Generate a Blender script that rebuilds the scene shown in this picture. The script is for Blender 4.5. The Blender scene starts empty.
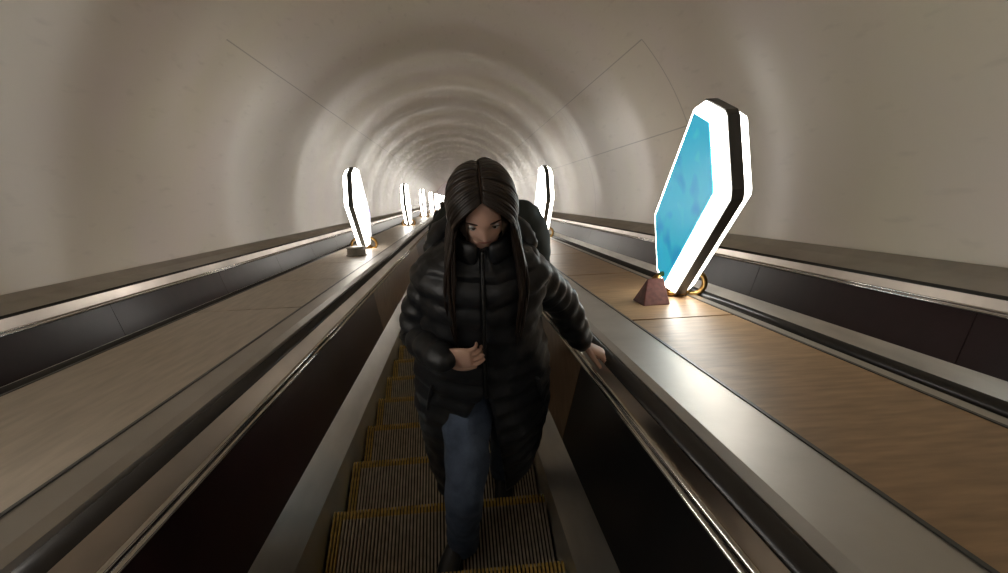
import bpy, bmesh, math, random
from mathutils import Vector, Matrix, noise
random.seed(7)
C = bpy.context.scene.collection
R = math.radians
PI = math.pi
# ---------------------------------------------------------------- frames
CAM = Vector((0, 0, 1.559))
SD = Vector((0, math.cos(PI/6), -0.5))          # direction down the 30 degree incline
SN = Vector((0, 0.5, math.cos(PI/6)))           # perpendicular to the incline
def P(u, v, w):                                  # u sideways, v below the eye (perpendicular to incline), w down the incline
    return CAM + Vector((u, 0, 0)) - SN*v + SD*w
# ---------------------------------------------------------------- materials
def mat(name, col, rough=0.5, metal=0.0, emit=None, estr=0.0, var=0.0, vscale=8.0, bump=0.0, bscale=60.0, spec=0.5, stretch=None, coat=0.0):
    m = bpy.data.materials.new(name); m.use_nodes = True
    nt = m.node_tree; b = nt.nodes['Principled BSDF']
    b.inputs['Base Color'].default_value = (*col, 1)
    b.inputs['Roughness'].default_value = rough
    b.inputs['Metallic'].default_value = metal
    b.inputs['Specular IOR Level'].default_value = spec
    b.inputs['Coat Weight'].default_value = coat
    if emit:
        b.inputs['Emission Color'].default_value = (*emit, 1); b.inputs['Emission Strength'].default_value = estr
    tc = nt.nodes.new('ShaderNodeTexCoord'); mp = nt.nodes.new('ShaderNodeMapping')
    nt.links.new(tc.outputs['Object'], mp.inputs['Vector'])
    if stretch: mp.inputs['Scale'].default_value = stretch
    if var > 0:
        n = nt.nodes.new('ShaderNodeTexNoise'); n.inputs['Scale'].default_value = vscale; n.inputs['Detail'].default_value = 6
        nt.links.new(mp.outputs['Vector'], n.inputs['Vector'])
        r = nt.nodes.new('ShaderNodeValToRGB')
        r.color_ramp.elements[0].position = 0.3; r.color_ramp.elements[1].position = 0.7
        r.color_ramp.elements[0].color = (*[c*(1-var) for c in col], 1)
        r.color_ramp.elements[1].color = (*[min(1, c*(1+var)) for c in col], 1)
        nt.links.new(n.outputs['Fac'], r.inputs['Fac']); nt.links.new(r.outputs['Color'], b.inputs['Base Color'])
    if bump > 0:
        n2 = nt.nodes.new('ShaderNodeTexNoise'); n2.inputs['Scale'].default_value = bscale; n2.inputs['Detail'].default_value = 4
        nt.links.new(mp.outputs['Vector'], n2.inputs['Vector'])
        bp = nt.nodes.new('ShaderNodeBump'); bp.inputs['Strength'].default_value = bump; bp.inputs['Distance'].default_value = 0.01
        nt.links.new(n2.outputs['Fac'], bp.inputs['Height']); nt.links.new(bp.outputs['Normal'], b.inputs['Normal'])
    return m
M = {}
M['steel'] = mat('brushed steel', (.72,.70,.66), .40, 1, var=.12, vscale=5, bump=.06, bscale=30, stretch=(3, .4, .4))
M['steel_cap'] = mat('satin steel capping', (.50,.48,.45), .46, 1, var=.1, vscale=3, bump=.05, bscale=20)
M['chrome'] = mat('polished steel moulding', (.6,.58,.55), .16, 1, var=.08)
M['trim'] = mat('burnished steel trim', (.58,.52,.46), .30, 1, var=.18, vscale=3, bump=.08, bscale=12, stretch=(2, .5, .5))
M['rubber'] = mat('handrail rubber', (.022,.020,.019), .30, var=.15, vscale=20, spec=.6)
M['gap'] = mat('dark recess', (.012,.011,.010), .6, var=.1)
M['maroon'] = mat('dark maroon laminate', (.022,.009,.010), .3, var=.2, vscale=6, spec=.2)
M['brown'] = mat('brown wood laminate', (.17,.115,.075), .3, var=.3, vscale=5, stretch=(6, 1, 6), spec=.2)
M['black_lam'] = mat('near black laminate', (.010,.009,.009), .3, var=.2, spec=.2)
M['deck'] = mat('tan laminate', (.50,.43,.35), .36, var=.14, vscale=5, stretch=(6, .8, .8), spec=.5)
M['deck_wood'] = mat('varnished wood', (.36,.23,.12), .42, var=.22, vscale=6, stretch=(1, 5, 5), spec=.5)
M['alu'] = mat('worn tread aluminium', (.40,.35,.27), .5, .5, var=.25, vscale=25)
M['groove'] = mat('near black groove base', (.012,.011,.010), .8, var=.2)  # near-black base between the tread ridges and behind the riser ribs
M['yellow'] = mat('worn yellow paint', (.42,.27,.06), .5, .1, var=.35, vscale=45)
M['riser'] = mat('riser metal', (.07,.062,.055), .5, .6, var=.2)
M['brass'] = mat('aged brass', (.33,.20,.07), .28, 1, var=.25, vscale=30)
M['cap'] = mat('grey metal cap', (.36,.35,.34), .25, 1, var=.1)
M['dark_metal'] = mat('dark grey profile', (.075,.075,.072), .4, .3, var=.1)
M['redstone'] = mat('dark red stone', (.13,.045,.035), .6, var=.3, vscale=30, spec=.3)
M['end_wall'] = mat('far wall plaster', (.50,.36,.36), .6, var=.1)
M['floor'] = mat('granite floor', (.16,.15,.145), .3, var=.3, vscale=30)
M['glow'] = mat('lit opal acrylic', (.9,.9,.88), .3, emit=(1.0,.95,.86), estr=17.0, var=.02)
M['ceil_glow'] = mat('lit ceiling diffuser', (.9,.9,.9), .3, emit=(1.0,.96,.90), estr=25.0, var=.02)

def poster_mat(name, bg, c1, c2, estr):
    m = mat(name, bg, .25, var=0.01); nt = m.node_tree; b = nt.nodes['Principled BSDF']
    tc = nt.nodes.new('ShaderNodeTexCoord')
    n = nt.nodes.new('ShaderNodeTexNoise'); n.inputs['Scale'].default_value = 3.2; n.inputs['Detail'].default_value = 2
    nt.links.new(tc.outputs['Object'], n.inputs['Vector'])
    r = nt.nodes.new('ShaderNodeValToRGB'); e = r.color_ramp.elements
    e[0].position = .36; e[0].color = (*c1, 1); e[1].position = .66; e[1].color = (*c2, 1)
    k = e.new(.45); k.color = (*bg, 1); k2 = e.new(.58); k2.color = (*bg, 1)
    nt.links.new(n.outputs['Fac'], r.inputs['Fac'])
    nt.links.new(r.outputs['Color'], b.inputs['Base Color']); nt.links.new(r.outputs['Color'], b.inputs['Emission Color'])
    b.inputs['Emission Strength'].default_value = estr
    return m
M['poster'] = poster_mat('backlit pale poster', (.95,.93,.95), (.45,.42,.85), (.95,.72,.42), 1.7)
M['poster_cyan'] = poster_mat('backlit cyan poster', (.03,.42,.62), (.02,.30,.52), (.05,.52,.70), 1.1)

# vault: plaster panels with long seams and cross seams (UV: angle in degrees, metres along the tunnel)
def vault_mat():
    m = bpy.data.materials.new('painted vault plaster'); m.use_nodes = True
    nt = m.node_tree; N = nt.nodes; L = nt.links; b = N['Principled BSDF']
    b.inputs['Roughness'].default_value = .27; b.inputs['Specular IOR Level'].default_value = .6
    uv = N.new('ShaderNodeUVMap'); sep = N.new('ShaderNodeSeparateXYZ'); L.new(uv.outputs['UV'], sep.inputs[0])
    def mth(op, a, bb=None, c=None):
        n = N.new('ShaderNodeMath'); n.operation = op
        for i, s in enumerate((a, bb, c)):
            if s is None: continue
            if isinstance(s, (int, float)): n.inputs[i].default_value = s
            else: L.new(s, n.inputs[i])
        return n.outputs[0]
    def line(sock, pos, half):
        d = mth('ABSOLUTE', mth('SUBTRACT', sock, pos))
        return mth('LESS_THAN', d, half)
    A, W = sep.outputs[0], sep.outputs[1]
    s = None
    for a in SEAM_ANGLES:
        k = line(A, a, .13)
        s = k if s is None else mth('MAXIMUM', s, k)
    per = 6.3
    t = mth('ABSOLUTE', mth('SUBTRACT', mth('MODULO', mth('ADD', W, 63 - CROSS_W + per/2), per), per/2))
    cross = mth('MULTIPLY', mth('LESS_THAN', t, .012), mth('LESS_THAN', A, SEAM_ANGLES[0]))
    s = mth('MAXIMUM', mth('MULTIPLY', s, mth('GREATER_THAN', W, CROSS_W)), cross)
    tc = N.new('ShaderNodeTexCoord')
    nz = N.new('ShaderNodeTexNoise'); nz.inputs['Scale'].default_value = .55; nz.inputs['Detail'].default_value = 5
    L.new(tc.outputs['Object'], nz.inputs['Vector'])
    ramp = N.new('ShaderNodeValToRGB'); e = ramp.color_ramp.elements
    e[0].position = .35; e[0].color = (.82,.75,.60, 1); e[1].position = .68; e[1].color = (.82,.72,.64, 1)
    L.new(nz.outputs['Fac'], ramp.inputs['Fac'])
    # scuffs with a shape of their own
    mp = N.new('ShaderNodeMapping'); mp.inputs['Scale'].default_value = (.25, .9, 1); L.new(uv.outputs['UV'], mp.inputs['Vector'])
    sc = N.new('ShaderNodeTexNoise'); sc.inputs['Scale'].default_value = 2.2; sc.inputs['Detail'].default_value = 8
    L.new(mp.outputs['Vector'], sc.inputs['Vector'])
    sr = N.new('ShaderNodeValToRGB'); e = sr.color_ramp.elements
    e[0].position = .27; e[0].color = (.62,.60,.58,1); e[1].position = .40; e[1].color = (1,1,1,1); L.new(sc.outputs['Fac'], sr.inputs['Fac'])
    mx = N.new('ShaderNodeMix'); mx.data_type = 'RGBA'; mx.blend_type = 'MULTIPLY'; mx.inputs[0].default_value = .22
    L.new(ramp.outputs['Color'], mx.inputs[6]); L.new(sr.outputs['Color'], mx.inputs[7])
    mx2 = N.new('ShaderNodeMix'); mx2.data_type = 'RGBA'; L.new(mth('MULTIPLY', s, .40), mx2.inputs[0])
    L.new(mx.outputs[2], mx2.inputs[6]); mx2.inputs[7].default_value = (.17,.14,.12,1)
    L.new(mx2.outputs[2], b.inputs['Base Color'])
    bp = N.new('ShaderNodeBump'); bp.inputs['Strength'].default_value = .12; bp.inputs['Distance'].default_value = .05
    n3 = N.new('ShaderNodeTexNoise'); n3.inputs['Scale'].default_value = 1.4; n3.inputs['Detail'].default_value = 3
    L.new(tc.outputs['Object'], n3.inputs['Vector']); L.new(n3.outputs['Fac'], bp.inputs['Height']); L.new(bp.outputs['Normal'], b.inputs['Normal'])
    return m

# ---------------------------------------------------------------- mesh helpers
def link(name, bm, m, parent=None, smooth=False):
    bmesh.ops.recalc_face_normals(bm, faces=bm.faces)
    me = bpy.data.meshes.new(name); bm.to_mesh(me); bm.free()
    mats = m if isinstance(m, (list, tuple)) else [m]
    for x in mats: me.materials.append(x)
    if smooth:
        for p in me.polygons: p.use_smooth = True
    o = bpy.data.objects.new(name, me); C.objects.link(o)
    if parent: o.parent = parent
    return o
def tag(o, label=None, cat=None, group=None, kind=None):
    if label: o['label'] = label
    if cat: o['category'] = cat
    if group: o['group'] = group
    if kind: o['kind'] = kind
    return o
def empty(name, label, cat, loc=(0,0,0), group=None):
    o = bpy.data.objects.new(name, None); C.objects.link(o); o.location = loc; o.empty_display_size = .1
    bpy.context.view_layer.update()
    return tag(o, label, cat, group)
def face(bm, vs, mi=0):
    try:
        f = bm.faces.new(vs); f.material_index = mi; return f
    except ValueError: return None
def extrude(bm, prof, w0, w1, n=1, closed=True, off=Vector((0,0,0)), mi=0):
    """prof: (u, v) points in the incline's cross-section, swept from w0 to w1."""
    rings = []
    for i in range(n+1):
        w = w0 + (w1-w0)*i/n
        rings.append([bm.verts.new(P(u, v, w) - off) for u, v in prof])
    k = len(prof)
    for a, b in zip(rings, rings[1:]):
        for j in range(k if closed else k-1):
            face(bm, (a[j], a[(j+1) % k], b[(j+1) % k], b[j]), mi)
    if closed:
        face(bm, rings[0][::-1], mi); face(bm, rings[-1], mi)
def slab(prof, t):
    """thicken an open (u, v) line to a closed outline, downwards/outwards by t."""
    out = []
    n = len(prof)
    for i, (u, v) in enumerate(prof):
        a = prof[max(0, i-1)]; b = prof[min(n-1, i+1)]
        du, dv = b[0]-a[0], b[1]-a[1]; l = math.hypot(du, dv) or 1
        out.append((u - dv/l*t, v + du/l*t))
    return list(prof) + out[::-1]
def box(bm, x0, x1, y0, y1, z0, z1, mi=0, mtx=None):
    vs = [Vector((x, y, z)) for x in (x0, x1) for y in (y0, y1) for z in (z0, z1)]
    if mtx: vs = [mtx @ v for v in vs]
    v = [bm.verts.new(c) for c in vs]
    for f in ((0,1,3,2),(4,6,7,5),(0,4,5,1),(2,3,7,6),(0,2,6,4),(1,5,7,3)): face(bm, [v[i] for i in f], mi)
def lathe(bm, prof, seg=32, c=Vector((0,0,0)), mi=0):
    rings = []
    for r, z in prof:
        rings.append([bm.verts.new(c + Vector((r*math.cos(2*PI*k/seg), r*math.sin(2*PI*k/seg), z))) for k in range(seg)])
    for a, b in zip(rings, rings[1:]):
        for k in range(seg): face(bm, (a[k], a[(k+1)%seg], b[(k+1)%seg], b[k]), mi)
    face(bm, rings[0][::-1], mi); face(bm, rings[-1], mi)
def crom(pts, sub):
    """Catmull-Rom through tuples of floats"""
    out = []; n = len(pts)
    for i in range(n-1):
        p0 = pts[max(0,i-1)]; p1 = pts[i]; p2 = pts[i+1]; p3 = pts[min(n-1,i+2)]
        for s in range(sub):
            t = s/sub
            out.append(tuple(.5*((2*b)+(-a+c)*t+(2*a-5*b+4*c-d)*t*t+(-a+3*b-3*c+d)*t**3) for a,b,c,d in zip(p0,p1,p2,p3)))
    out.append(tuple(pts[-1])); return out
def tube(bm, pts, seg=20, sub=6, up=Vector((1,0,0)), cap=True, puff=0, puffn=0, mi=0, fold=0, round_end=False):
    """pts: (x, y, z, rx, ry) - rx along 'up' sideways axis, ry across"""
    q = crom(pts, sub); n = len(q); rings = []
    for i, a in enumerate(q):
        c = Vector(a[:3]); d = (Vector(q[min(n-1,i+1)][:3]) - Vector(q[max(0,i-1)][:3])).normalized()
        x = (up - d*up.dot(d))
        x = x.normalized() if x.length > 1e-4 else d.orthogonal().normalized()
        y = d.cross(x)
        k = 1.0; t = i/(n-1)
        if puff: k += puff*abs(math.sin(PI*puffn*t)) - puff*.5
        ring = []
        for j in range(seg):
            an = 2*PI*j/seg
            f = k
            if fold: f += fold*noise.noise(Vector((math.cos(an)*1.5+c.x*3, math.sin(an)*1.5, t*14)))
            ring.append(bm.verts.new(c + x*math.cos(an)*max(.001,a[3])*f + y*math.sin(an)*max(.001,a[4])*f))
        rings.append(ring)
    for a, b in zip(rings, rings[1:]):
        for j in range(seg): face(bm, (a[j], a[(j+1)%seg], b[(j+1)%seg], b[j]), mi)
    if cap:
        if round_end:
            for ring, sgn, idx in ((rings[0], -1, 0), (rings[-1], 1, n-1)):
                c = Vector(q[idx][:3]); d = (Vector(q[min(n-1,idx+1)][:3]) - Vector(q[max(0,idx-1)][:3])).normalized()*sgn
                r = min(q[idx][3], q[idx][4]); prev = ring
                for s in (.5, .85):
                    cur = [bm.verts.new(c + (v.co-c)*math.sqrt(1-s*s) + d*r*s) for v in ring]
                    for j in range(seg): face(bm, (prev[j], prev[(j+1)%seg], cur[(j+1)%seg], cur[j]), mi)
                    prev = cur
                face(bm, prev, mi)
        else:
            face(bm, rings[0][::-1], mi); face(bm, rings[-1], mi)

# ---------------------------------------------------------------- tunnel shell
W0, W1 = -14.0, 100.0
VC = (-.16, .30); VR = 3.72                       # vault centre (u, v) and radius
def ray_uvw(px, py, f=560.0):
    yaw, p = R(5.48), R(38.9)
    F = Vector((math.sin(yaw)*math.cos(p), math.cos(yaw)*math.cos(p), -math.sin(p)))
    Rt = Vector((math.cos(yaw), -math.sin(yaw), 0)); U = Rt.cross(F)
    d = F*f + Rt*(px-504) - U*(py-286.5)
    return d.x, -d.dot(SN), d.dot(SD)
def on_vault(px, py):                              # angle (deg) and w where the sight line meets the vault
    u, v, w = ray_uvw(px, py)
    a = u*u+v*v; b = -2*(u*VC[0]+v*VC[1]); c = VC[0]**2+VC[1]**2-VR**2
    t = (-b+math.sqrt(b*b-4*a*c))/(2*a)
    return math.degrees(math.atan2(-(v*t-VC[1]), u*t-VC[0])), w*t
SEAM_ANGLES = [on_vault(641, 40)[0], on_vault(640, 141)[0], on_vault(345, 122)[0]]
CROSS_W = on_vault(641, 40)[1]
M['vault'] = vault_mat()
bm = bmesh.new(); uvl = bm.loops.layers.uv.new('UVMap')
na = 96; nw = 600
a0, a1 = -22, 202
rings = []
for i in range(nw+1):
    w = W0 + (W1-W0)*i/nw; ring = []
    rr = VR + .013*math.sin(2*PI*w/3.7+.6) + .0022*math.sin(2*PI*w/1.3+1)
    for j in range(na+1):
        an = a0 + (a1-a0)*j/na
        ring.append((bm.verts.new(P(VC[0]+rr*math.cos(R(an)), VC[1]-rr*math.sin(R(an)), w)), an, w))
    rings.append(ring)
for a, b in zip(rings, rings[1:]):
    for j in range(na):
        q = (a[j], a[j+1], b[j+1], b[j])
        f = bm.faces.new([x[0] for x in q])
        for lp, x in zip(f.loops, q): lp[uvl].uv = (x[1], x[2])
vault = link('wall_vault', bm, M['vault'], smooth=True); tag(vault, 'smooth cream arched vault of the inclined escalator tunnel', 'vault', kind='structure')
sol = vault.modifiers.new('thickness', 'SOLIDIFY'); sol.thickness = .2; sol.offset = 1
for p in vault.data.polygons:                      # normals must face inwards for the thickness to grow outwards
    pass
# far lower hall
endp = P(0, 0, W1)
bm = bmesh.new(); zc = P(0, 1.35, W1).z
box(bm, -5, 5, endp.y+9, endp.y+9.2, zc-.3, zc+6)
o = link('wall_back', bm, M['end_wall']); tag(o, 'pinkish far wall of the lower hall', 'wall', kind='structure')
bm = bmesh.new(); box(bm, -5, 5, endp.y-1.6, endp.y+9, zc-.5, zc-.3)
o = link('floor', bm, M['floor']); tag(o, 'grey floor of the lower hall', 'floor', kind='structure')
bm = bmesh.new(); box(bm, -5, 5, endp.y-.2, endp.y+9, zc+5.2, zc+5.4)
o = link('ceiling', bm, M['end_wall']); tag(o, 'ceiling of the lower hall', 'ceiling', kind='structure')
for s, nm in ((-1, 'wall_left'), (1, 'wall_right')):
    bm = bmesh.new(); box(bm, s*5, s*5.2, endp.y-.2, endp.y+9, zc-.5, zc+5.4)
    o = link(nm, bm, M['end_wall']); tag(o, 'side wall of the lower hall', 'wall', kind='structure')
t = empty('hall_lamp', 'glowing ceiling lamp at the bottom of the tunnel', 'lamp', (0, endp.y+5, zc+5.2))
bm = bmesh.new(); box(bm, -1.6, 1.6, -2.2, 2.2, -.08, -.02); link('diffuser', bm, M['ceil_glow'], t)
bm = bmesh.new(); box(bm, -1.68, 1.68, -2.28, 2.28, -.05, 0); link('frame', bm, M['dark_metal'], t)
# sloping base floor under everything
bm = bmesh.new(); extrude(bm, [(-3.9,1.9),(3.6,1.9),(3.6,2.05),(-3.9,2.05)], W0, W1)
o = link('floor_slab', bm, M['gap']); tag(o, 'sloping pit floor under the escalators', 'floor', kind='structure')

# ---------------------------------------------------------------- escalators
def belt_outline(u, v, hw=.034, h=.028):
    pts = []
    for k in range(17):
        an = PI*k/16
        pts.append((u + hw*math.cos(an)*(1 if abs(math.cos(an))<.98 else 1), v - h*math.sin(an)**.7))
    pts += [(u-hw*.96, v+.012), (u-hw*.6, v+.020), (u+hw*.6, v+.020), (u+hw*.96, v+.012)]
    return pts
def balustrade(root, skirt, panel, belt, joints, mats, side):
    """skirt: (u,v) polyline; panel: two points; belt centre; side +1 right, -1 left (outward)"""
    off = root.location
    bm = bmesh.new(); extrude(bm, slab(skirt, .012*side), W0, W1-2, off=off); link('skirt', bm, M['steel'], root)
    js = [W0] + joints + [W1-2]
    for k, (a, b) in enumerate(zip(js, js[1:])):
        bm = bmesh.new(); extrude(bm, slab(panel, .02*side), a+.003, b-.003, off=off)
        o = link('side_panel', bm, mats[k % len(mats)] if k < len(mats) else mats[-1], root)
        if k < len(mats): o['label'] = {'dark maroon laminate':'dark maroon panel', 'near black laminate':'black panel', 'brown wood laminate':'brown wood panel'}[mats[k].name]
    (pu, pv), (qu, qv) = panel[1], belt
    # polished mouldings under the belt
    for k, (du, dv) in enumerate(((.000, -.004), (.010, -.024))):
        bm = bmesh.new()
        c = (pu - side*.004 + du*side, pv + dv)
        extrude(bm, [(c[0]+.009*math.cos(PI*j/4), c[1]+.009*math.sin(PI*j/4)) for j in range(8)], W0, W1-2, off=off)
        link('moulding', bm, M['chrome'], root, True)
    bm = bmesh.new()
    extrude(bm, [(pu+side*.006, pv-.012), (qu-side*.040, qv-.012), (qu-side*.024, qv+.006), (qu+side*.03, qv+.012), (qu+side*.03, qv+.035), (pu+side*.05, pv+.03)], W0, W1-2, off=off)
    link('belt_track', bm, M['trim'], root)
    bm = bmesh.new(); extrude(bm, belt_outline(qu, qv), W0, W1-2, off=off)
    o = link('handrail', bm, M['rubber'], root, True); o['label'] = 'glossy black rubber handrail'
LJ = [4.95, 7.8, 10.2, 12.6, 15, 17.4, 19.8]; RJ = [2.42, 5.0, 7.4, 9.8, 12.2, 14.6, 17, 19.4]
e0 = empty('escalator', 'middle escalator that the long haired woman stands on', 'escalator', P(-.157, 1.35, 0))
balustrade(e0, [(-.640,1.75),(-.641,1.25),(-.722,1.12)], [(-.722,1.12),(-.785,.760)], (-.885,.695), LJ, [M['maroon'], M['brown'], M['brown'], M['maroon'], M['brown'], M['maroon']], -1)
balustrade(e0, [(.325,1.75),(.326,1.25),(.418,1.12)], [(.418,1.12),(.520,.755)], (.600,.705), RJ, [M['black_lam'], M['brown'], M['brown'], M['maroon'], M['brown']], 1)
e1 = empty('escalator', 'neighbouring escalator along the right wall', 'escalator', P(2.35, 1.35, 0))
nj = [3.0+2.4*k for k in range(8)]
balustrade(e1, [(1.87,1.75),(1.87,1.20),(1.80,1.11)], [(1.80,1.11),(1.68,.80)], (1.635,.72), nj, [M['maroon']], -1)
balustrade(e1, [(2.83,1.75),(2.83,1.20),(2.90,1.11)], [(2.90,1.11),(3.02,.80)], (3.085,.72), nj, [M['maroon']], 1)
e2 = empty('escalator', 'neighbouring escalator along the left wall', 'escalator', P(-2.65, 1.35, 0))
balustrade(e2, [(-2.12,1.75),(-2.12,1.20),(-2.05,1.11)], [(-2.05,1.11),(-1.98,.80)], (-1.905,.70), nj, [M['maroon']], 1)
balustrade(e2, [(-3.10,1.75),(-3.10,1.20),(-3.17,1.11)], [(-3.17,1.11),(-3.27,.80)], (-3.335,.70), nj, [M['maroon']], -1)

# ---------------------------------------------------------------- steps
NOSE0, PITCH = 2.365, .4835
TR, RI = PITCH*math.cos(PI/6), PITCH*.5           # tread going, rise
SU0, SU1 = -.632, .318
def step_meshes(fine=True):
    out = {}
    hw = (SU1-SU0)/2
    # local origin: nose (far top edge) centre; tread runs back towards -y
    n = 64; pw = 2*hw/n
    bm = bmesh.new(); box(bm, -hw, hw, -TR+.01, -.002, -.03, -.010, 0)
    for k in range(n):
        x = -hw + pw*(k+.25)
        edge = k < 3 or k >= n-3
        box(bm, x, x+pw*.48, -TR+.004, -.036, -.010, 0, 2 if edge and k < 3 else 1)
    out['tread'] = (bm, [M['groove'], M['alu'], M['yellow']])
    bm = bmesh.new()
    for k in range(n):
        x = -hw + pw*(k+.22); box(bm, x, x+pw*.56, -.036, 0.004, -.022, .001, 0)
    out['edge_comb'] = (bm, [M['yellow']])
    bm = bmesh.new()
    seg = 8; pa = [];
    for i in range(seg+1):
        t = i/seg; pa.append((-.004 - .05*math.sin(t*PI/2)**2 , -.024 - (RI-.03)*t))
    for k in range(n):
        x = -hw + pw*(k+.22)
        for (ya, za), (yb, zb) in zip(pa, pa[1:]):
            v = [bm.verts.new((xx, yy, zz)) for xx, yy, zz in ((x,ya,za),(x+pw*.56,ya,za),(x+pw*.56,yb,zb),(x,yb,zb))]
            face(bm, v, 0)
    prev = None
    for ya, za in pa:
        cur = [bm.verts.new((x, ya-.008, za)) for x in (-hw, hw)]
        if prev: face(bm, (prev[0], prev[1], cur[1], cur[0]), 1)
        prev = cur
    out['riser'] = (bm, [M['riser'], M['groove']])
    return out
step_label = {0:'grooved metal step holding the woman\'s front foot', 1:'grooved metal step holding the woman\'s rear foot',
 -1:'nearest grooved step at the bottom edge, just below the woman\'s front shoe', 2:'grooved step just behind the woman\'s rear shoe',
 3:'second grooved step behind the woman\'s rear shoe', 4:'third grooved step behind the woman\'s rear shoe', 5:'fourth grooved step behind the woman\'s rear shoe',
 6:'fifth grooved step behind the woman\'s rear shoe', 7:'sixth grooved step behind the woman\'s rear shoe', 8:'seventh grooved step behind the woman\'s rear shoe'}
first = None; far_me = None
for k in range(-3, 140):
    w = NOSE0 + PITCH*k
    loc = P((SU0+SU1)/2, 1.35, w)
    lab = step_label.get(k, 'grooved step hidden under the camera' if k < -1 else 'grooved metal step far down the escalator behind the woman')
    if first is None:
        t = empty('escalator_step', lab, 'step', loc, 'steps of the middle escalator')
        parts = [link(nm, b_, mm, t) for nm, (b_, mm) in step_meshes().items()]
        parts[1]['label'] = 'worn yellow toothed edge'
        first = t
    elif k <= 22:
        t = first.copy(); C.objects.link(t); t.location = loc; t['label'] = lab
        for c in parts:
            d = c.copy(); C.objects.link(d); d.parent = t
    else:
        if far_me is None:
            bm = bmesh.new(); hw = (SU1-SU0)/2
            box(bm, -hw, hw, -TR+.005, -.04, -.03, 0, 0); box(bm, -hw, hw, -.04, 0, -.03, 0, 1); box(bm, -hw, hw, -.05, -.01, -RI, -.03, 2)
            far = link('escalator_step', bm, [M['alu'], M['yellow'], M['riser']]); far_me = far
            t = far
        else:
            t = far_me.copy(); C.objects.link(t)
        t.location = loc; tag(t, lab, 'step', 'steps of the middle escalator')

# ---------------------------------------------------------------- decks between and beside the escalators
def deck(name, label, steel_prof, deck_prof, seams, side, mname):
    root = empty(name, label, 'deck', P(deck_prof[0][0], deck_prof[0][1], 0))
    off = root.location
    bm = bmesh.new(); extrude(bm, slab(steel_prof[0], .015), W0, W1-2, off=off); o = link('steel_capping', bm, M['steel_cap'], root)
    bm = bmesh.new(); extrude(bm, slab(steel_prof[1], .015), W0, W1-2, off=off); o = link('steel_capping', bm, M['steel_cap'], root)
    s = [W0] + seams + [W1-2]
    for a, b in zip(s, s[1:]):
        bm = bmesh.new(); extrude(bm, slab(deck_prof, .02), a+.011, b-.011, off=off)
        link('deck_panel', bm, M[mname], root)
    (ua, va), (ub, vb) = deck_prof[0], deck_prof[-1]
    for (u, v) in ((ua-.006, va+.004), (ub+.006, vb+.004)):
        bm = bmesh.new(); extrude(bm, [(u-.006, v-.008), (u+.006, v-.008), (u+.006, v+.02), (u-.006, v+.02)], W0, W1-2, off=off)
        link('edge_strip', bm, M['dark_metal'], root)
    bm = bmesh.new(); extrude(bm, [(ua-.05, va+.03), (ub+.05, vb+.03), (ub+.05, 1.9), (ua-.05, 1.9)], W0, W1-2, off=off)
    link('deck_core', bm, M['gap'], root)
    return root
deck('balustrade_deck', 'tan laminate deck with light boxes left of the middle escalator',
     ([(-1.085,.668),(-.985,.672),(-.95,.685),(-.928,.735)], [(-1.875,.735),(-1.86,.68),(-1.80,.662)]), [(-1.79,.662),(-1.095,.668)], [3.85+1.45*k for k in range(12)], -1, 'deck')
deck('balustrade_deck', 'varnished wood deck with light boxes right of the middle escalator',
     ([(.644,.75),(.662,.715),(.695,.703),(.905,.70)], [(1.505,.705),(1.57,.71),(1.60,.74)]), [(.917,.70),(1.495,.705)], [2.95+1.85*k for k in range(9)], 1, 'deck_wood')
# wall-side ledges of the outer escalators
for nm, lab, prof in (('wall_ledge', 'steel ledge between the right handrail and the vault', [(3.115,.75),(3.14,.715),(3.42,.66),(3.50,.60)]),
                      ('wall_ledge', 'steel ledge between the left handrail and the vault', [(-3.82,.60),(-3.74,.66),(-3.40,.70),(-3.365,.74)])):
    root = bmesh.new(); extrude(root, slab(prof, .015), W0, W1-2)
    o = link(nm, root, M['steel_cap']); tag(o, lab, 'ledge')

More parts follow.
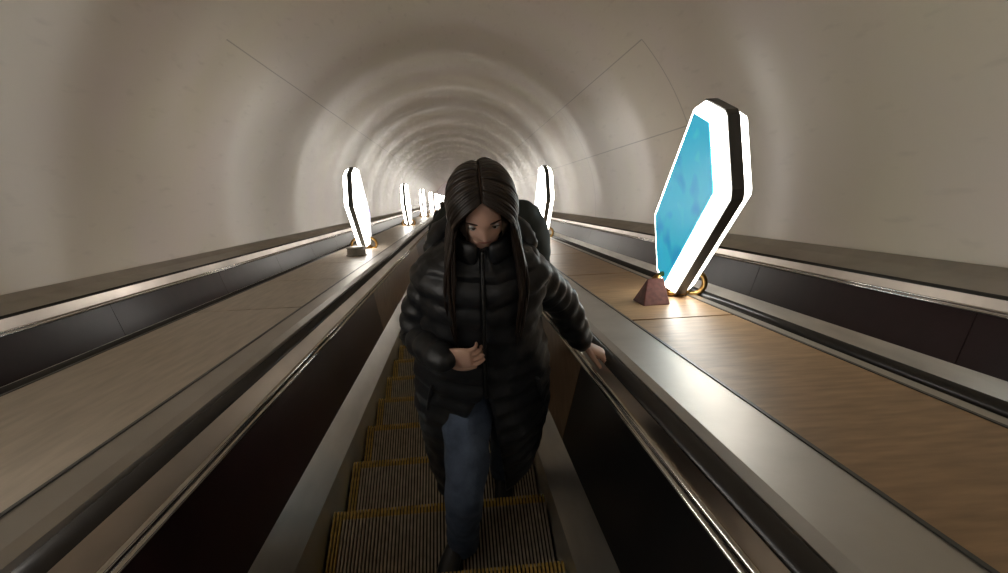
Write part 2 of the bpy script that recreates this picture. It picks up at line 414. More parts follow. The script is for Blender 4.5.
# ---------------------------------------------------------------- light boxes on the decks
LH = 1.27
TS = math.tan(PI/6)
OUT = [(-.12,.09),(-.46,1.00),(-.44,1.05),(-.20,1.345),(-.16,1.36),(.08,1.325),(.11,1.29),(.36,.46),(.355,.41),(.12,.09)]   # (along, height): slanted coffin outline
def inset(pts, k, zc=.72):
    out = []; n = len(pts)                          # move every side inwards by k
    for i in range(n):
        p0, p1, p2 = (Vector(pts[j % n]) for j in (i-1, i, i+1))
        d1 = (p1-p0).normalized(); d2 = (p2-p1).normalized()
        n1 = Vector((d1.y, -d1.x)); n2 = Vector((d2.y, -d2.x))
        b = (n1+n2).normalized(); q = p1 + b*(k/max(.35, b.dot(n1)))
        out.append((q.x, q.y))
    return out
def lamp_parts(root, posters):
    T = .095
    # dark rim profile around the outline
    bm = bmesh.new()
    rim_o = OUT; rim_i = inset(OUT, .03)
    for x0, x1, A, B in ((-.034, .034, rim_o, rim_i),):
        vs = [[bm.verts.new((x, a, z)) for a, z in q] for x in (x0, x1) for q in (A, B)]
        n = len(OUT)
        for j in range(n):
            k = (j+1) % n
            face(bm, (vs[0][j], vs[0][k], vs[2][k], vs[2][j])); face(bm, (vs[1][j], vs[1][k], vs[3][k], vs[3][j]))
            face(bm, (vs[0][j], vs[0][k], vs[1][k], vs[1][j])); face(bm, (vs[2][j], vs[2][k], vs[3][k], vs[3][j]))
    o = link('rim', bm, M['dark_metal'], root); o['label'] = 'dark grey metal rim'
    for s in (-1, 1):
        bm = bmesh.new(); q0 = inset(OUT, .008); q1 = inset(OUT, .045)
        A = [bm.verts.new((s*.032, a, z)) for a, z in q0]; B = [bm.verts.new((s*T, a, z)) for a, z in q1]
        n = len(OUT)
        for j in range(n): face(bm, (A[j], A[(j+1)%n], B[(j+1)%n], B[j]))
        face(bm, B); face(bm, A)
        o = link('light_panel', bm, M['glow'], root); o['label'] = 'glowing white acrylic side'
        bm = bmesh.new(); q2 = inset(OUT, .07)
        A = [bm.verts.new((s*(T+.001), a, z)) for a, z in q2]; B = [bm.verts.new((s*(T+.007), a, z)) for a, z in q2]
        for j in range(n): face(bm, (A[j], A[(j+1)%n], B[(j+1)%n], B[j]))
        face(bm, B); face(bm, A)
        o = link('poster', bm, posters, root); o['label'] = 'backlit advertising poster'
    bm = bmesh.new()
    lathe(bm, [(.10,.0),(.115,.012),(.115,.030),(.085,.045),(.060,.055),(.062,.075),(.09,.085),(.10,.10),(.085,.115),(.05,.12)], 28)
    for v in bm.verts: v.co.z -= v.co.y*TS
    o = link('base', bm, M['brass'], root, True); o['label'] = 'aged brass collar'
    for sx in (-1, 1):                               # curled brass brackets beside the collar
        bm = bmesh.new(); tube(bm, [(sx*.08,-.04,.03,.016,.016),(sx*.15,-.06,.04,.019,.019),(sx*.185,-.06,.10,.020,.020),(sx*.165,-.05,.175,.019,.019),(sx*.11,-.03,.20,.017,.017),(sx*.07,-.02,.17,.014,.014)], 12, 6, up=Vector((0,1,0)), round_end=True)
        link('bracket', bm, M['brass'], root, True)
def dup(root, loc, label, group=None):
    r = root.copy(); C.objects.link(r); r.location = loc; r['label'] = label
    if group: r['group'] = group
    for c in list(root.children):
        d = c.copy(); C.objects.link(d); d.parent = r
    return r
GL = 'light boxes on the left deck'; GR = 'light boxes on the right deck'
UL, UR = -1.44, 1.43
VL, VRR = .662, .703
lampL = empty('light_box', 'nearest light box on the left deck, pale poster, brass collar', 'light box', P(UL, VL, 8.75), GL)
lamp_parts(lampL, M['poster'])
left_lab = ['second light box from the camera on the left deck', 'third light box from the camera on the left deck', 'fourth light box from the camera on the left deck']
for k in range(1, 12):
    dup(lampL, P(UL, VL, 8.75+7.9*k), left_lab[k-1] if k <= 3 else 'tiny far light box near the end of the left row')
lampR = empty('light_box', 'light box with a cyan poster at the right, by the red stone wedge', 'light box', P(UR, VRR, 3.69), GR)
lamp_parts(lampR, M['poster_cyan'])
lamp2 = dup(lampL, P(UR, VRR, 9.7), 'light box on the right deck seen beside the woman\'s head', GR)
for k in range(1, 12):
    dup(lampL, P(UR, VRR, 9.7+7.9*k), 'far light box of the right row hidden behind the woman', GR)
dup(lampL, P(UL, VL, 8.75-7.9), 'light box on the left deck beside the camera, outside the picture', GL)
dup(lampL, P(UR, VRR, -2.3), 'light box on the right deck behind the camera, outside the picture', GR)
dup(lampL, P(UL, VL, 8.75-15.8), 'light box on the left deck well behind the camera', GL)
dup(lampL, P(UR, VRR, -9.5), 'light box on the right deck well behind the camera', GR)
# round grey cap near the left light box
pc = P(-1.37, VL, 7.55)
t = empty('deck_cap', 'round grey metal cap on the left deck before the light box', 'cap', pc)
tilt = Matrix.Rotation(-PI/6, 4, 'X')
bm = bmesh.new(); lathe(bm, [(.135,0),(.135,.012),(.120,.016),(.120,.085),(.112,.095)], 40); bmesh.ops.transform(bm, matrix=tilt, verts=bm.verts); link('drum', bm, M['cap'], t, True)
bm = bmesh.new(); lathe(bm, [(.128,.095),(.130,.10),(.128,.112),(.08,.120),(.01,.124)], 40); bmesh.ops.transform(bm, matrix=tilt, verts=bm.verts); link('lid', bm, M['steel_cap'], t, True)
# dark red stone wedge on the right deck
pw_ = P(1.19, .702, 3.42)
bm = bmesh.new()
pr = [(-.10,-.115),( -.10,.115),(0,0)]
A = [(-.085, -.11, 0), (.085, -.11, 0), (.085, .11, 0), (-.085, .11, 0), (-.02, .0, .155), (.085, .0, .155)]
vs = [bm.verts.new(c) for c in A]
for f in ((0,1,2,3),(0,1,5,4),(3,2,5,4),(0,4,3),(1,2,5)): face(bm, [vs[i] for i in f])
bmesh.ops.transform(bm, matrix=tilt, verts=bm.verts)
bmesh.ops.recalc_face_normals(bm, faces=bm.faces)
wd = link('stone_wedge', bm, M['redstone']); wd.location = pw_; wd.rotation_euler = (0, 0, 0)
bv = wd.modifiers.new('bevel', 'BEVEL'); bv.width = .006; bv.segments = 2
tag(wd, 'dark red stone wedge on the wooden deck beside the cyan light box', 'wedge')

# ---------------------------------------------------------------- people
def skin_mat(name, col, head=None, lips=(.42,.12,.11)):
    m = mat(name, col, .48, var=.06, vscale=12, spec=.35)
    nt = m.node_tree; N, L = nt.nodes, nt.links; b = N['Principled BSDF']
    b.inputs['Subsurface Weight'].default_value = .08; b.inputs['Subsurface Radius'].default_value = (.02,.008,.004)
    if head is not None:
        loc, rot = head
        tc = N.new('ShaderNodeTexCoord'); mp = N.new('ShaderNodeMapping'); mp.vector_type = 'TEXTURE'
        mp.inputs['Location'].default_value = loc; mp.inputs['Rotation'].default_value = rot
        L.new(tc.outputs['Object'], mp.inputs['Vector'])
        sp = N.new('ShaderNodeSeparateXYZ'); L.new(mp.outputs['Vector'], sp.inputs[0])
        def mth(op, a, bb=None):
            n = N.new('ShaderNodeMath'); n.operation = op
            for i, s in enumerate((a, bb)):
                if s is None: continue
                if isinstance(s, (int, float)): n.inputs[i].default_value = s
                else: L.new(s, n.inputs[i])
            return n.outputs[0]
        ex = mth('POWER', mth('ABSOLUTE', mth('DIVIDE', sp.outputs[0], .024)), 1.6)
        ez = mth('POWER', mth('ABSOLUTE', mth('DIVIDE', mth('ADD', sp.outputs[2], .060), .0085)), 2)
        e = mth('ADD', ex, ez)
        mr = N.new('ShaderNodeMapRange'); mr.inputs[1].default_value = .75; mr.inputs[2].default_value = 1.15; mr.inputs[3].default_value = 1; mr.inputs[4].default_value = 0
        L.new(e, mr.inputs[0])
        k = mth('MULTIPLY', mr.outputs[0], mth('LESS_THAN', sp.outputs[1], -.05))
        src = b.inputs['Base Color'].links[0].from_socket
        mx = N.new('ShaderNodeMix'); mx.data_type = 'RGBA'; L.new(k, mx.inputs[0]); L.new(src, mx.inputs[6]); mx.inputs[7].default_value = (*lips, 1)
        L.new(mx.outputs[2], b.inputs['Base Color'])
    return m
M['hair'] = mat('dark brown hair', (.022,.014,.010), .36, var=.4, vscale=9, stretch=(9, 9, .6), spec=.5)
M['scalp'] = mat('scalp at the parting', (.20,.13,.10), .6, var=.1)
M['puffer'] = mat('black quilted nylon', (.012,.013,.015), .42, var=.25, vscale=14, bump=.35, bscale=22, spec=.5)
M['puffer_in'] = mat('coat zip', (.03,.03,.03), .35, .6, var=.1)
M['denim'] = mat('blue denim', (.072,.095,.140), .85, var=.3, vscale=16, bump=.4, bscale=120, spec=.2)
M['shoe'] = mat('black leather', (.010,.010,.011), .35, var=.2)
M['sole'] = mat('black rubber sole', (.018,.018,.018), .7, var=.1)
M['eye'] = mat('eye white', (.75,.73,.70), .2, var=.02)
M['iris'] = mat('brown iris', (.05,.025,.012), .15, var=.1)
M['green_cloth'] = mat('dark green black cloth', (.018,.024,.020), .7, var=.2)
M['grey_cloth'] = mat('charcoal cloth', (.03,.03,.033), .8, var=.2)
M['knit'] = mat('dark knit', (.02,.02,.022), .9, var=.3, vscale=60)

def g(x, s): return math.exp(-(x/s)**2)
def head_mesh(bm, T, s=1.0, face_on=True):
    nu, nv = 72, 56; rows = []
    for i in range(nv+1):
        th = PI*i/nv; row = []
        for j in range(nu):
            ph = 2*PI*j/nu
            dx, dy, dz = math.sin(th)*math.cos(ph), math.sin(th)*math.sin(ph), math.cos(th)
            x, y, z = dx*.073, dy*.094, dz*.115
            if dz > 0: x *= 1+.05*dz*(1-dz); y *= 1 + .04*(1-dz)*dz*4
            if dz < 0:
                k = -dz; x *= 1-.30*k**1.4
                if y > 0: y *= 1-.40*k**.8                # back of skull tucks into the neck
                else: y *= 1-.05*k
            if face_on and dy < 0:
                f = 0
                ax = abs(x)
                if -.045 < z < .022:
                    t = (.022-z)/.052
                    f += .021*g(x, .0085+.004*max(0,min(1,t)))*max(0, min(1, t))**1.1*(1 if z > -.030 else max(0, 1-(-.030-z)/.011))
                f -= .010*g(ax-.031, .017)*g(z-.003, .014)
                f += .005*g(z-.024, .012)*g(x, .05)
                f += .005*g(ax-.042, .018)*g(z+.025, .020)
                f += .007*g(x, .026)*g(z+.060, .013) - .0035*g(x, .024)*g(z+.060, .0022)
                f -= .003*g(x, .02)*g(z+.076, .006)
                f += .009*g(x, .022)*g(z+.097, .015)
                y -= f
            row.append(bm.verts.new(T @ Vector((x*s, y*s, z*s))))
            if i in (0, nv): break
        rows.append(row)
    for i in range(nv):
        a, b = rows[i], rows[i+1]
        for j in range(nu):
            if len(a) == 1: face(bm, (a[0], b[j], b[(j+1)%nu]))
            elif len(b) == 1: face(bm, (a[j], b[0], a[(j+1)%nu]))
            else: face(bm, (a[j], b[j], b[(j+1)%nu], a[(j+1)%nu]))
    for sd in (-1, 1):                                     # ears
        q = [(sd*.070,-.000,-.030,.006,.004),(sd*.078,.006,-.012,.010,.006),(sd*.081,.010,.008,.012,.006),(sd*.077,.004,.024,.008,.005)]
        pts = []
        for a in q:
            v = T @ Vector((a[0]*s, a[1]*s, a[2]*s)); pts.append((v.x, v.y, v.z, a[3]*s, a[4]*s))
        tube(bm, pts, 12, 4, up=Vector((0,1,0)), round_end=True)
def hand_mesh(bm, wrist, fd, pn, side, curl=.5, s=1.0, thumb_open=.6):
    fd = fd.normalized(); pn = (pn - fd*pn.dot(fd)).normalized(); lat = fd.cross(pn)*side   # lat points to the thumb side
    W = Vector(wrist); kn = W + fd*.088*s
    tube(bm, [(*(W - fd*.03*s), .024*s, .018*s), (*W, .026*s, .017*s), (*(W+fd*.035*s), .036*s, .015*s), (*(W+fd*.07*s), .040*s, .0135*s), (*(kn+fd*.004*s), .038*s, .011*s)], 18, 4, up=lat, round_end=True)
    for k, (o, ln, r) in enumerate(((.029,.072,.0088),(.010,.080,.0090),(-.010,.074,.0086),(-.028,.060,.0078))):
        p = W + fd*(.080*s) + lat*o*s
        d = fd.copy(); pts = [(*p, r*s, r*s)]
        c = curl*(1+.12*k); ax = lat*side
        for m_, (fr, cu) in enumerate(((.45, .55), (.30, 1.0), (.25, .8))):
            ang = c*cu; d = (d*math.cos(ang) + (pn*math.cos(0))*math.sin(ang)).normalized() if m_ == 0 else (Matrix.Rotation(0, 3, 'X') @ d)
            if m_ > 0:
                # bend within the plane of fd and pn
                a0_ = math.atan2(d.dot(pn), d.dot(fd)) + ang; d = fd*math.cos(a0_) + pn*math.sin(a0_)
            p = p + d*ln*fr*s; rr = r*(1-.08*(m_+1))*s
            pts.append((*p, rr, rr))
        tube(bm, pts, 12, 4, up=lat, round_end=True)
    p = W + fd*.022*s + lat*.026*s; pts = [(*p, .013*s, .012*s)]
    for d, ln, r in (((fd*.75+lat*thumb_open+pn*.25), .036, .0115), ((fd*.9+lat*thumb_open*.5+pn*.35), .030, .0100), ((fd*.95+lat*.1+pn*.5), .024, .0085)):
        p = p + d.normalized()*ln*s; pts.append((*p, r*s, r*s))
    tube(bm, pts, 12, 4, up=pn, round_end=True)
def move(bm, off):
    for v in bm.verts: v.co -= off
def remesh(o, vox):
    r = o.modifiers.new('one surface', 'REMESH'); r.mode = 'VOXEL'; r.voxel_size = vox; r.use_smooth_shade = True
    sm = o.modifiers.new('soften', 'SMOOTH'); sm.factor = .5; sm.iterations = 2
def shoe_mesh(bm, heel, toe, L=.26, wd=.046, mi=0, sole=False):
    heel = Vector(heel); toe = Vector(toe); d = (toe-heel); d.z = 0; d.normalize(); sd = Vector((-d.y, d.x, 0))
    if sole:
        prof = [(0,.028),(.03,.036),(.09,.034),(.16,.044),(.21,.043),(.245,.030),(.26,.010)]
        for z0, z1 in ((0, .022),):
            up_ = []; lo = []
            for sgn in (1, -1):
                for t, w_ in (prof if sgn > 0 else prof[::-1]):
                    c = heel + d*(t*L/.26) + sd*w_*sgn*1.06
                    up_.append(bm.verts.new(c+Vector((0,0,z1)))); lo.append(bm.verts.new(c+Vector((0,0,z0))))
            n = len(up_)
            for j in range(n): face(bm, (up_[j], up_[(j+1)%n], lo[(j+1)%n], lo[j]))
            face(bm, up_); face(bm, lo[::-1])
        return
    prof = [(0,.024,.06),(.02,.033,.095),(.06,.035,.11),(.10,.034,.095),(.14,.039,.072),(.19,.043,.055),(.235,.034,.042),(.26,.010,.025)]
    q = crom(prof, 4); rings = []
    for t, w_, h in q:
        c = heel + d*(t*L/.26); ring = []
        for j in range(20):
            a = 2*PI*j/20; x = math.cos(a)*w_; z = .012 + h*.5*(1+math.sin(a)) if math.sin(a) > 0 else .012 + h*.5*(1+math.sin(a)*1.0)
            ring.append(bm.verts.new(c + sd*x + Vector((0,0,z))))
        rings.append(ring)
    for a, b in zip(rings, rings[1:]):
        for j in range(20): face(bm, (a[j], a[(j+1)%20], b[(j+1)%20], b[j]))
    face(bm, rings[0][::-1]); face(bm, rings[-1])
def hair_long(root, T, off, length=.42, n=44):
    bm = bmesh.new(); rx, ry, rz = .077, .099, .118; rnd = random.Random(3)
    down = (T.to_3x3().inverted() @ Vector((0,0,-1))).normalized()
    fwd = (T.to_3x3().inverted() @ Vector((0,-1,0))).normalized()
    for s in (-1, 1):
        for layer in (0, 1):
            for j in range(n):
                t = (j+.5*layer)/n
                e = R(47 + 118*t)
                D0 = Vector((s*.045, -math.cos(e), math.sin(e))).normalized()
                D1 = Vector((s*1.0, -.42+1.5*t, -.30)).normalized()
                if t > .72: D1 = Vector((s*(1.0-(t-.72)*3.0), 1.0, -.35)).normalized()
                ex = .006 + .007*layer + rnd.uniform(-.002,.003); pts = []
                m_ = 7
                for i in range(m_+1):
                    q = i/m_
                    d = D0.slerp(D1, q)
                    lift = ex + .010*math.sin(PI*min(1,q*1.1))*(1 if t < .8 else .6) + .006*q
                    c = Vector((d.x*(rx+lift), d.y*(ry+lift), d.z*(rz+lift)))
                    pts.append((*c, .0095 if i else .006, .0048))
                c = Vector(pts[-1][:3]); ln = length*rnd.uniform(.86, 1.04)
                side_out = s*(.018 + .02*rnd.random()); wav = rnd.uniform(0, 6)
                frontness = max(0, .55-t)*.13
                for i in range(1, 8):
                    q = i/7
                    p = c + down*ln*q + Vector((side_out*math.sin(q*PI*.8) + .004*math.sin(q*7+wav), 0, 0)) + fwd*(frontness*q + .004*math.sin(q*6+wav))
                    p += -fwd*.02*q*(1 if t > .6 else 0)
                    r_ = .0105*(1-.75*max(0,q-.55)/.45)
                    pts.append((*p, r_, r_*.5))
                pw = []
                for a in pts:
                    v = T @ Vector(a[:3]); pw.append((v.x, v.y, v.z, a[3], a[4]))
                tube(bm, pw, 7, 3, up=Vector((0,1,0)) if True else None)
    # under layer that closes the gaps between locks
    nu, nv = 40, 22; rows = []
    for i in range(nv+1):
        th = PI*.64*i/nv; row = []
        for j in range(nu+1):
            ph = -PI*.5 + R(38 if i > 7 else 0)*min(1,(i-7)/6 if i > 7 else 0) + (2*PI - 2*R(38)*min(1, (i-7)/6 if i > 7 else 0))*j/nu
            d = Vector((math.sin(th)*math.cos(ph), math.sin(th)*math.sin(ph), math.cos(th)))
            row.append(bm.verts.new(T @ Vector((d.x*(rx+.004), d.y*(ry+.004), d.z*(rz+.004)))))
        rows.append(row)
    for a, b in zip(rows, rows[1:]):
        for j in range(nu): face(bm, (a[j], a[j+1], b[j+1], b[j]))
    move(bm, off); o = link('hair', bm, M['hair'], root, True); o['label'] = 'long dark brown hair with a centre parting'
    bm = bmesh.new(); pts = []
    for i in range(14):
        e = R(50 + 75*i/13); c = T @ Vector((0, -math.cos(e)*(ry+.0085), math.sin(e)*(rz+.0085)))
        pts.append((*c, .0028, .0018))
    tube(bm, pts, 8, 2, up=Vector((1,0,0))); move(bm, off)
    link('hair_parting', bm, M['scalp'], o, True)

# ---- the woman
wr = Vector((.06, 1.30, NOSE0 and P(0,1.35,NOSE0).z))
FT = P(0, 1.35, NOSE0).z; BT = P(0, 1.35, NOSE0+PITCH).z
wm = empty('person', 'woman with centre parted long dark hair, long black quilted coat and blue jeans', 'person', wr)
HT = Matrix.Translation((.070, 1.385, .730)) @ Matrix.Rotation(R(13), 4, 'X') @ Matrix.Rotation(R(-3), 4, 'Y')
skin = skin_mat('light warm skin', (.60,.38,.29), (HT.translation - wr, HT.to_euler()))
bm = bmesh.new()
head_mesh(bm, HT)
cx, cy = .07, 1.45
tube(bm, [(cx,cy,-.12,.13,.10),(cx,cy,-.02,.155,.11),(cx,cy,.10,.14,.10),(cx,cy,.22,.118,.088),(cx,cy-.005,.36,.135,.10),(cx,cy,.46,.150,.085),(cx,cy,.52,.10,.07),(cx,cy-.01,.56,.056,.056),(cx,cy-.04,.64,.050,.052),(cx,cy-.05,.70,.048,.052)], 28, 5, round_end=True)
hr = P(.562, .668, 2.26)                                  # her left palm rests here on the belt
wl = hr + Vector((-.075, .005, .055)); elb = Vector((.365, 1.57, .20))
tube(bm, [(.20,1.45,.47,.050,.050),(.27,1.49,.36,.043,.043),(*elb,.036,.036),(*(elb.lerp(wl,.4)),.036,.034),(*wl,.024,.020)], 18, 5, round_end=True)
hand_mesh(bm, wl, Vector((.80, -.30, -.34)), Vector((-.35, -.15, -.9)), -1, curl=.75)
wr2 = Vector((-.080, 1.262, .262)); elb2 = Vector((-.165, 1.44, .205))
tube(bm, [(-.06,1.45,.47,.050,.050),(-.13,1.46,.36,.043,.043),(*elb2,.037,.037),(*elb2.lerp(wr2,.4),.036,.034),(*wr2,.024,.020)], 18, 5, round_end=True)
hand_mesh(bm, wr2, Vector((.80, -.22, .10)), Vector((.20, .95, -.1)), -1, curl=.55)
FL = [(.005,1.44,-.04,.085,.09),(-.018,1.29,-.18,.074,.080),(-.032,1.155,-.32,.058,.060),(-.045,1.165,-.50,.048,.054),(-.055,1.20,-.70,.036,.040),(-.056,1.21,-.745,.034,.038)]
BL = [(.135,1.46,-.04,.085,.09),(.150,1.50,-.25,.072,.076),(.155,1.555,-.48,.055,.058),(.150,1.61,-.72,.046,.050),(.148,1.655,-.93,.034,.038),(.148,1.66,-.98,.034,.038)]
tube(bm, FL, 20, 5, round_end=True); tube(bm, BL, 20, 5, round_end=True)
for hl, te in (((-.053,1.245,FT),(-.13,1.03,FT)), ((.15,1.70,BT),(.145,1.46,BT))):
    h = Vector(hl); t_ = Vector(te)
    tube(bm, [(h.x,h.y,h.z+.05,.026,.024),(*(h.lerp(t_,.5)+Vector((0,0,.045))),.030,.022),(*(h.lerp(t_,.9)+Vector((0,0,.035))),.026,.015)], 14, 4, round_end=True)
move(bm, wr)
body = link('body', bm, skin, wm, True); remesh(body, .0042)
# eyes, brows, lashes
for s in (-1, 1):
    bm = bmesh.new(); bmesh.ops.create_uvsphere(bm, u_segments=24, v_segments=16, radius=.0122)
    bmesh.ops.transform(bm, matrix=HT @ Matrix.Translation((s*.0305, -.0725, .002)), verts=bm.verts); move(bm, wr)
    ey = link('eye', bm, M['eye'], wm, True)
    bm = bmesh.new(); bmesh.ops.create_uvsphere(bm, u_segments=20, v_segments=12, radius=.0066)
    bmesh.ops.transform(bm, matrix=HT @ Matrix.Translation((s*.0300, -.0802, .0025)) @ Matrix.Diagonal((1,.75,1,1)), verts=bm.verts); move(bm, wr)
    link('iris', bm, M['iris'], ey, True)
    def arc(pts_, r0, nm, mm, par):
        bm = bmesh.new(); q = []
        for i, (x, y, z) in enumerate(pts_):
            v = HT @ Vector((s*x, y, z)); k = 1 - .55*abs(i-(len(pts_)-1)/2)/((len(pts_)-1)/2)
            q.append((*v, r0*k, r0*k*.8))
        tube(bm, q, 8, 4, round_end=True); move(bm, wr); return link(nm, bm, mm, par, True)
    arc([(.014,-.092,.024),(.024,-.0945,.0285),(.037,-.089,.030),(.049,-.078,.024)], .0030, 'eyebrow', M['hair'], wm)
    arc([(.018,-.0805,.001),(.024,-.0862,.0080),(.031,-.0870,.0102),(.039,-.0835,.0075),(.044,-.0765,.002)], .0020, 'eyelid', M['hair'], wm)
hair_long(wm, HT, wr)
# long quilted coat, closed to the hip and open below
prof = [(.615,.078,.078,.000),(.575,.092,.088,.000),(.545,.130,.105,0),(.505,.180,.125,0),(.46,.205,.142,0),(.38,.200,.152,0),(.22,.205,.160,0),(.08,.232,.172,0),(-.05,.248,.180,0),(-.22,.252,.190,0),(-.40,.240,.192,0),(-.53,.222,.186,0)]
q = crom([(a,b,c,d) for a,b,c,d in prof], 9)
bm = bmesh.new(); rings = []; nseg = 90
for i, (z, rx, ry, _) in enumerate(q):
    op = max(0, min(1, (.06 - z)/.55))
    thL = R(.6) + R(50)*op**.75 ; thR = R(.6) + R(16)*op**.8
    ring = []
    for j in range(nseg+1):
        th = thR + (2*PI - thL - thR)*j/nseg
        ph = (z - .5)/.082
        puff = .013*abs(math.sin(PI*ph + .25*math.sin(3*th)))**.7 if z < .53 else 0
        wob = .016*noise.noise(Vector((math.sin(th)*1.8, math.cos(th)*1.8, z*5)))+ .006*noise.noise(Vector((math.sin(th)*6, math.cos(th)*6, z*14)))
        r1, r2 = rx + puff + wob, ry + puff + wob
        zz = z + (.12*math.sin(th) - .03*math.cos(th))*max(0, min(1, (-.05-z)/.45))
        ring.append(bm.verts.new(Vector((.060 + r1*math.sin(th), cy - r2*math.cos(th), zz))))
    rings.append(ring)
for a, b in zip(rings, rings[1:]):
    for j in range(nseg): face(bm, (a[j], a[j+1], b[j+1], b[j]))
move(bm, wr); coat = link('coat', bm, M['puffer'], wm, True); coat['label'] = 'long black quilted coat, open below the hips'
so = coat.modifiers.new('thickness', 'SOLIDIFY'); so.thickness = .014; so.offset = -1
bm = bmesh.new()
tube(bm, [(.060, cy-.175-.016-(.0 if z>.0 else 0), z, .006, .005) for z in (.05,.15,.25,.35)] + [(.062, cy-.158,.46,.006,.005),(.064,cy-.118,.54,.006,.005),(.066,cy-.098,.60,.006,.005)], 8, 6)
move(bm, wr); link('zip', bm, M['puffer_in'], coat, True)
bm = bmesh.new()                                          # standing padded collar
pts = []
for i in range(21):
    a = R(20) + R(320)*i/20
    pts.append((.068 + .092*math.sin(a), cy-.012-.085*math.cos(a), .585+.018*(1-math.cos(a)), .040, .017))
tube(bm, pts, 14, 3, up=Vector((0,0,1)), round_end=True); move(bm, wr); link('collar', bm, M['puffer'], coat, True)
bm = bmesh.new()                                          # hood folded on the back
tube(bm, [(-.09,1.53,.50,.035,.03),(-.04,1.585,.52,.055,.05),(.07,1.61,.52,.07,.06),(.18,1.585,.52,.055,.05),(.23,1.53,.50,.035,.03)], 18, 5, up=Vector((0,0,1)), round_end=True, fold=.2)
move(bm, wr); link('hood', bm, M['puffer'], coat, True)
bm = bmesh.new()
tube(bm, [(.175,1.45,.480,.070,.072),(.235,1.475,.40,.075,.074),(.30,1.525,.30,.068,.068),(*elb,.062,.062),(*elb.lerp(wl,.5),.058,.058),(*elb.lerp(wl,.93),.046,.044)], 28, 10, puff=.16, puffn=9, fold=.10, up=Vector((0,1,0)), round_end=True)
move(bm, wr); link('sleeve', bm, M['puffer'], coat, True)
bm = bmesh.new()
tube(bm, [(-.030,1.45,.480,.066,.070),(-.095,1.455,.40,.070,.072),(-.140,1.455,.30,.064,.066),(*(elb2+Vector((.005,0,.0))),.060,.062),(*elb2.lerp(wr2,.5),.058,.056),(*elb2.lerp(wr2,1.08),.046,.044)], 28, 10, puff=.16, puffn=9, fold=.10, up=Vector((0,1,0)), round_end=True)
move(bm, wr); link('sleeve', bm, M['puffer'], coat, True)
for sx in (-1, 1):                                        # slanted welt pockets at the hips
    bm = bmesh.new(); c = Vector((.060, cy, 0))
    q_ = []
    for t_ in range(6):
        z = .06 - .15*t_/5; th = sx*R(48 + 10*t_/5); q_.append((c.x + .250*math.sin(th), c.y - .192*math.cos(th), z, .012, .006))
    tube(bm, q_, 10, 3, up=Vector((sx*.6,-.8,0)), round_end=True); move(bm, wr); link('pocket_welt', bm, M['puffer'], coat, True)
# jeans
bm = bmesh.new()
JF = [(.010,1.44,-.02,.095,.10),(-.016,1.285,-.18,.088,.092),(-.034,1.150,-.32,.076,.076),(-.046,1.16,-.48,.070,.076),(-.056,1.175,-.64,.066,.078),(-.058,1.18,FT+.045,.068,.088)]
JB = [(.130,1.46,-.02,.095,.10),(.150,1.50,-.25,.084,.088),(.156,1.555,-.48,.070,.072),(.152,1.61,-.72,.062,.068),(.150,1.64,BT+.07,.064,.080)]
tube(bm, [(cx,cy,.06,.145,.105),(cx,cy,.0,.165,.118),(cx,cy,-.06,.150,.112)], 28, 5, round_end=True)
tube(bm, JF, 28, 9, fold=.14); tube(bm, JB, 28, 9, fold=.14)
move(bm, wr); link('jeans', bm, M['denim'], wm, True)
for hl, te in (((-.053,1.245,FT),(-.14,1.03,FT)), ((.15,1.70,BT),(.145,1.46,BT))):
    bm = bmesh.new(); shoe_mesh(bm, hl, te); move(bm, wr); o = link('shoe', bm, M['shoe'], wm, True)
    bm = bmesh.new(); shoe_mesh(bm, hl, te, sole=True); move(bm, wr); link('sole', bm, M['sole'], o)

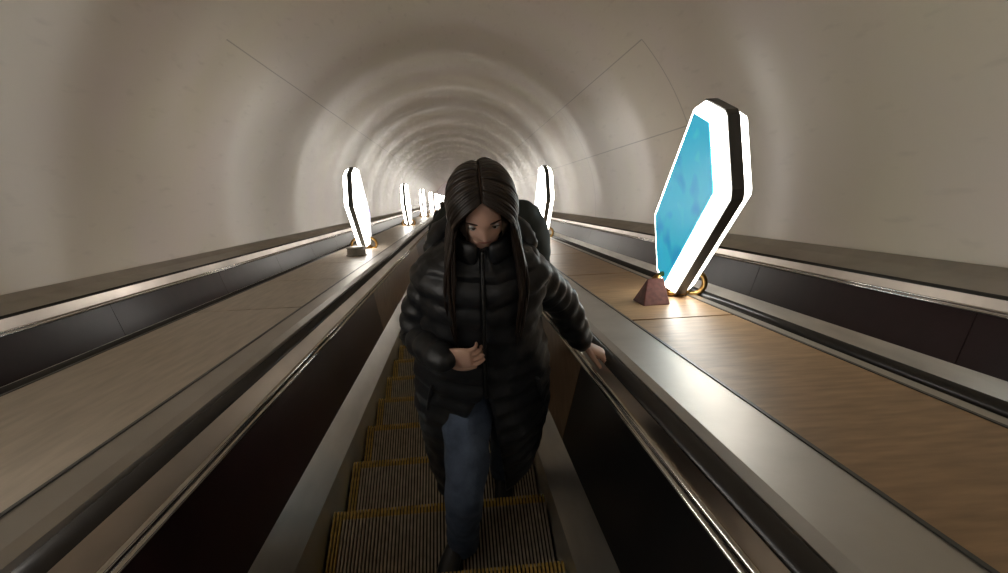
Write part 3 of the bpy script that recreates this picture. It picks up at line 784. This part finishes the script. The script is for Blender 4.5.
# ---- people standing lower down, backs to the camera
def bystander(name, label, foot, h, coatm, trm, skinc, bow=0.0, wide=1.0, phase=0.0):
    s = h/1.75
    root = empty('person', label, 'person', foot)
    def q(x, y, z, a, b): return (x*s*wide, y*s, z*s, a*s, b*s)
    T = Matrix.Translation((0, (.03+.13*bow)*s, (1.635-.12*bow)*s)) @ Matrix.Rotation(PI, 4, 'Z') @ Matrix.Rotation(R(30*bow), 4, 'X')
    bm = bmesh.new(); head_mesh(bm, T, s)
    tube(bm, [q(0,0,.85,.15,.11),q(0,0,.95,.165,.12),q(0,0,1.12,.14,.10),q(0,0,1.32,.165,.115),q(0,0,1.42,.15,.09),q(0,.005,1.47,.075,.07),q(0,.02+.015*bow,1.515-.02*bow,.054,.056),q(0,(.03+.09*bow),1.59-.11*bow,.050,.052)], 24, 5, round_end=True)
    for k in (-1, 1):
        tube(bm, [q(k*.19,0,1.41,.055,.055),q(k*.235,0,1.28,.047,.047),q(k*.255,.01,1.10,.039,.039),q(k*.262,.05,.95,.035,.033),q(k*.262,.09,.84,.025,.021)], 16, 5, round_end=True)
        hand_mesh(bm, Vector((k*.262*s*wide, .09*s, .84*s)), Vector((0,.15,-1)), Vector((-k,0,0)), k, curl=.35, s=s)
        tube(bm, [q(k*.09,0,.90,.088,.09),q(k*.10,.0,.68,.074,.078),q(k*.105,.01,.48,.056,.06),q(k*.11,0,.30,.050,.056),q(k*.115,-.01,.09,.036,.040)], 18, 5, round_end=True)
    link('body', bm, M[skinc], root, True)
    b_ = root.children[0]; remesh(b_, .008)
    bm = bmesh.new()
    tube(bm, [q(0,0,.74,.19,.135),q(0,0,.90,.195,.140),q(0,0,1.12,.185,.135),q(0,0,1.32,.21,.145),q(0,0,1.42,.205,.125),q(0,0,1.475,.13,.10),q(0,.015,1.53,.080,.085),q(0,.03,1.565,.078,.085)], 32, 8, fold=.08, cap=True)
    o = link('jacket', bm, M[coatm], root, True)
    for k in (-1, 1):
        bm = bmesh.new(); tube(bm, [q(k*.165,0,1.435,.065,.065),q(k*.215,0,1.35,.070,.072),q(k*.245,0,1.22,.062,.064),q(k*.258,.01,1.10,.058,.058),q(k*.264,.05,.96,.052,.052),q(k*.263,.085,.86,.043,.042)], 20, 7, fold=.12, up=Vector((0,1,0)), round_end=True)
        link('sleeve', bm, M[coatm], o, True)
    bm = bmesh.new()
    tube(bm, [q(0,0,.98,.15,.115),q(0,0,.90,.175,.13),q(0,0,.82,.165,.12)], 24, 4, round_end=True)
    for k in (-1, 1): tube(bm, [q(k*.09,0,.88,.095,.10),q(k*.10,0,.66,.084,.09),q(k*.105,.005,.46,.070,.076),q(k*.11,0,.25,.062,.070),q(k*.115,-.005,.06,.064,.075)], 20, 7, fold=.12)
    link('trousers', bm, M[trm], root, True)
    for k in (-1, 1):
        bm = bmesh.new(); shoe_mesh(bm, (k*.115*s*wide,-.07*s,0), (k*.125*s*wide,.19*s,0)); o2 = link('shoe', bm, M['shoe'], root, True)
        bm = bmesh.new(); shoe_mesh(bm, (k*.115*s*wide,-.07*s,0), (k*.125*s*wide,.19*s,0), sole=True); link('sole', bm, M['sole'], o2)
    bm = bmesh.new(); nu, nv = 40, 26; rows = []          # short hair cap, longer at the nape
    for i in range(nv+1):
        row = []
        for j in range(nu):
            ph = 2*PI*j/nu; back = .5+.5*math.sin(ph)      # +y is the back of the head
            th = (PI*.36 + PI*.40*back)*i/nv
            rr = 1 + .02*noise.noise(Vector((j*.9, i*.9, phase)))
            row.append(bm.verts.new(T @ Vector((math.sin(th)*math.cos(ph)*.083*s*rr, math.sin(th)*math.sin(ph)*.107*s*rr, math.cos(th)*.126*s*rr))))
        rows.append(row)
    for a, b in zip(rows, rows[1:]):
        for j in range(nu): face(bm, (a[j], a[(j+1)%nu], b[(j+1)%nu], b[j]))
    hh = link('hair', bm, M['hair'], root, True); so_ = hh.modifiers.new('thickness', 'SOLIDIFY'); so_.thickness = .012; so_.offset = -1
    return root
M['skin2'] = skin_mat('skin tone', (.50,.32,.24))
k1 = P(0, 1.35, NOSE0+PITCH*3)
bystander('person', 'person in dark green coat standing just behind the woman, back turned', Vector((.155, k1.y-.16, k1.z)), 1.90, 'green_cloth', 'grey_cloth', 'skin2', bow=1.05, wide=1.0)
k2 = P(0, 1.35, NOSE0+PITCH*29)
bystander('person', 'tiny dark figure far down the left side of the escalator', Vector((-.40, k2.y-.20, k2.z)), 1.62, 'grey_cloth', 'grey_cloth', 'skin2', bow=.2, phase=3)


# ---------------------------------------------------------------- camera, world, colour
cam = bpy.data.cameras.new('camera'); co = bpy.data.objects.new('camera', cam); C.objects.link(co)
co.location = CAM; co.rotation_euler = (R(90-38.9), 0, R(-5.48))
cam.sensor_width = 36; cam.lens = 560/1008*36; cam.clip_start = .02; cam.clip_end = 300
bpy.context.scene.camera = co
w = bpy.data.worlds.new('world'); bpy.context.scene.world = w; w.use_nodes = True
w.node_tree.nodes['Background'].inputs[0].default_value = (1, .93, .85, 1); w.node_tree.nodes['Background'].inputs[1].default_value = .2
sc = bpy.context.scene
sc.view_settings.view_transform = 'Standard'; sc.view_settings.look = 'None'; sc.view_settings.gamma = 1; sc.view_settings.use_curve_mapping = False
sc.view_settings.exposure = -0.45
sc.cycles.use_denoising = True
sc.cycles.max_bounces = 10; sc.cycles.diffuse_bounces = 6
sc.cycles.sample_clamp_indirect = 6
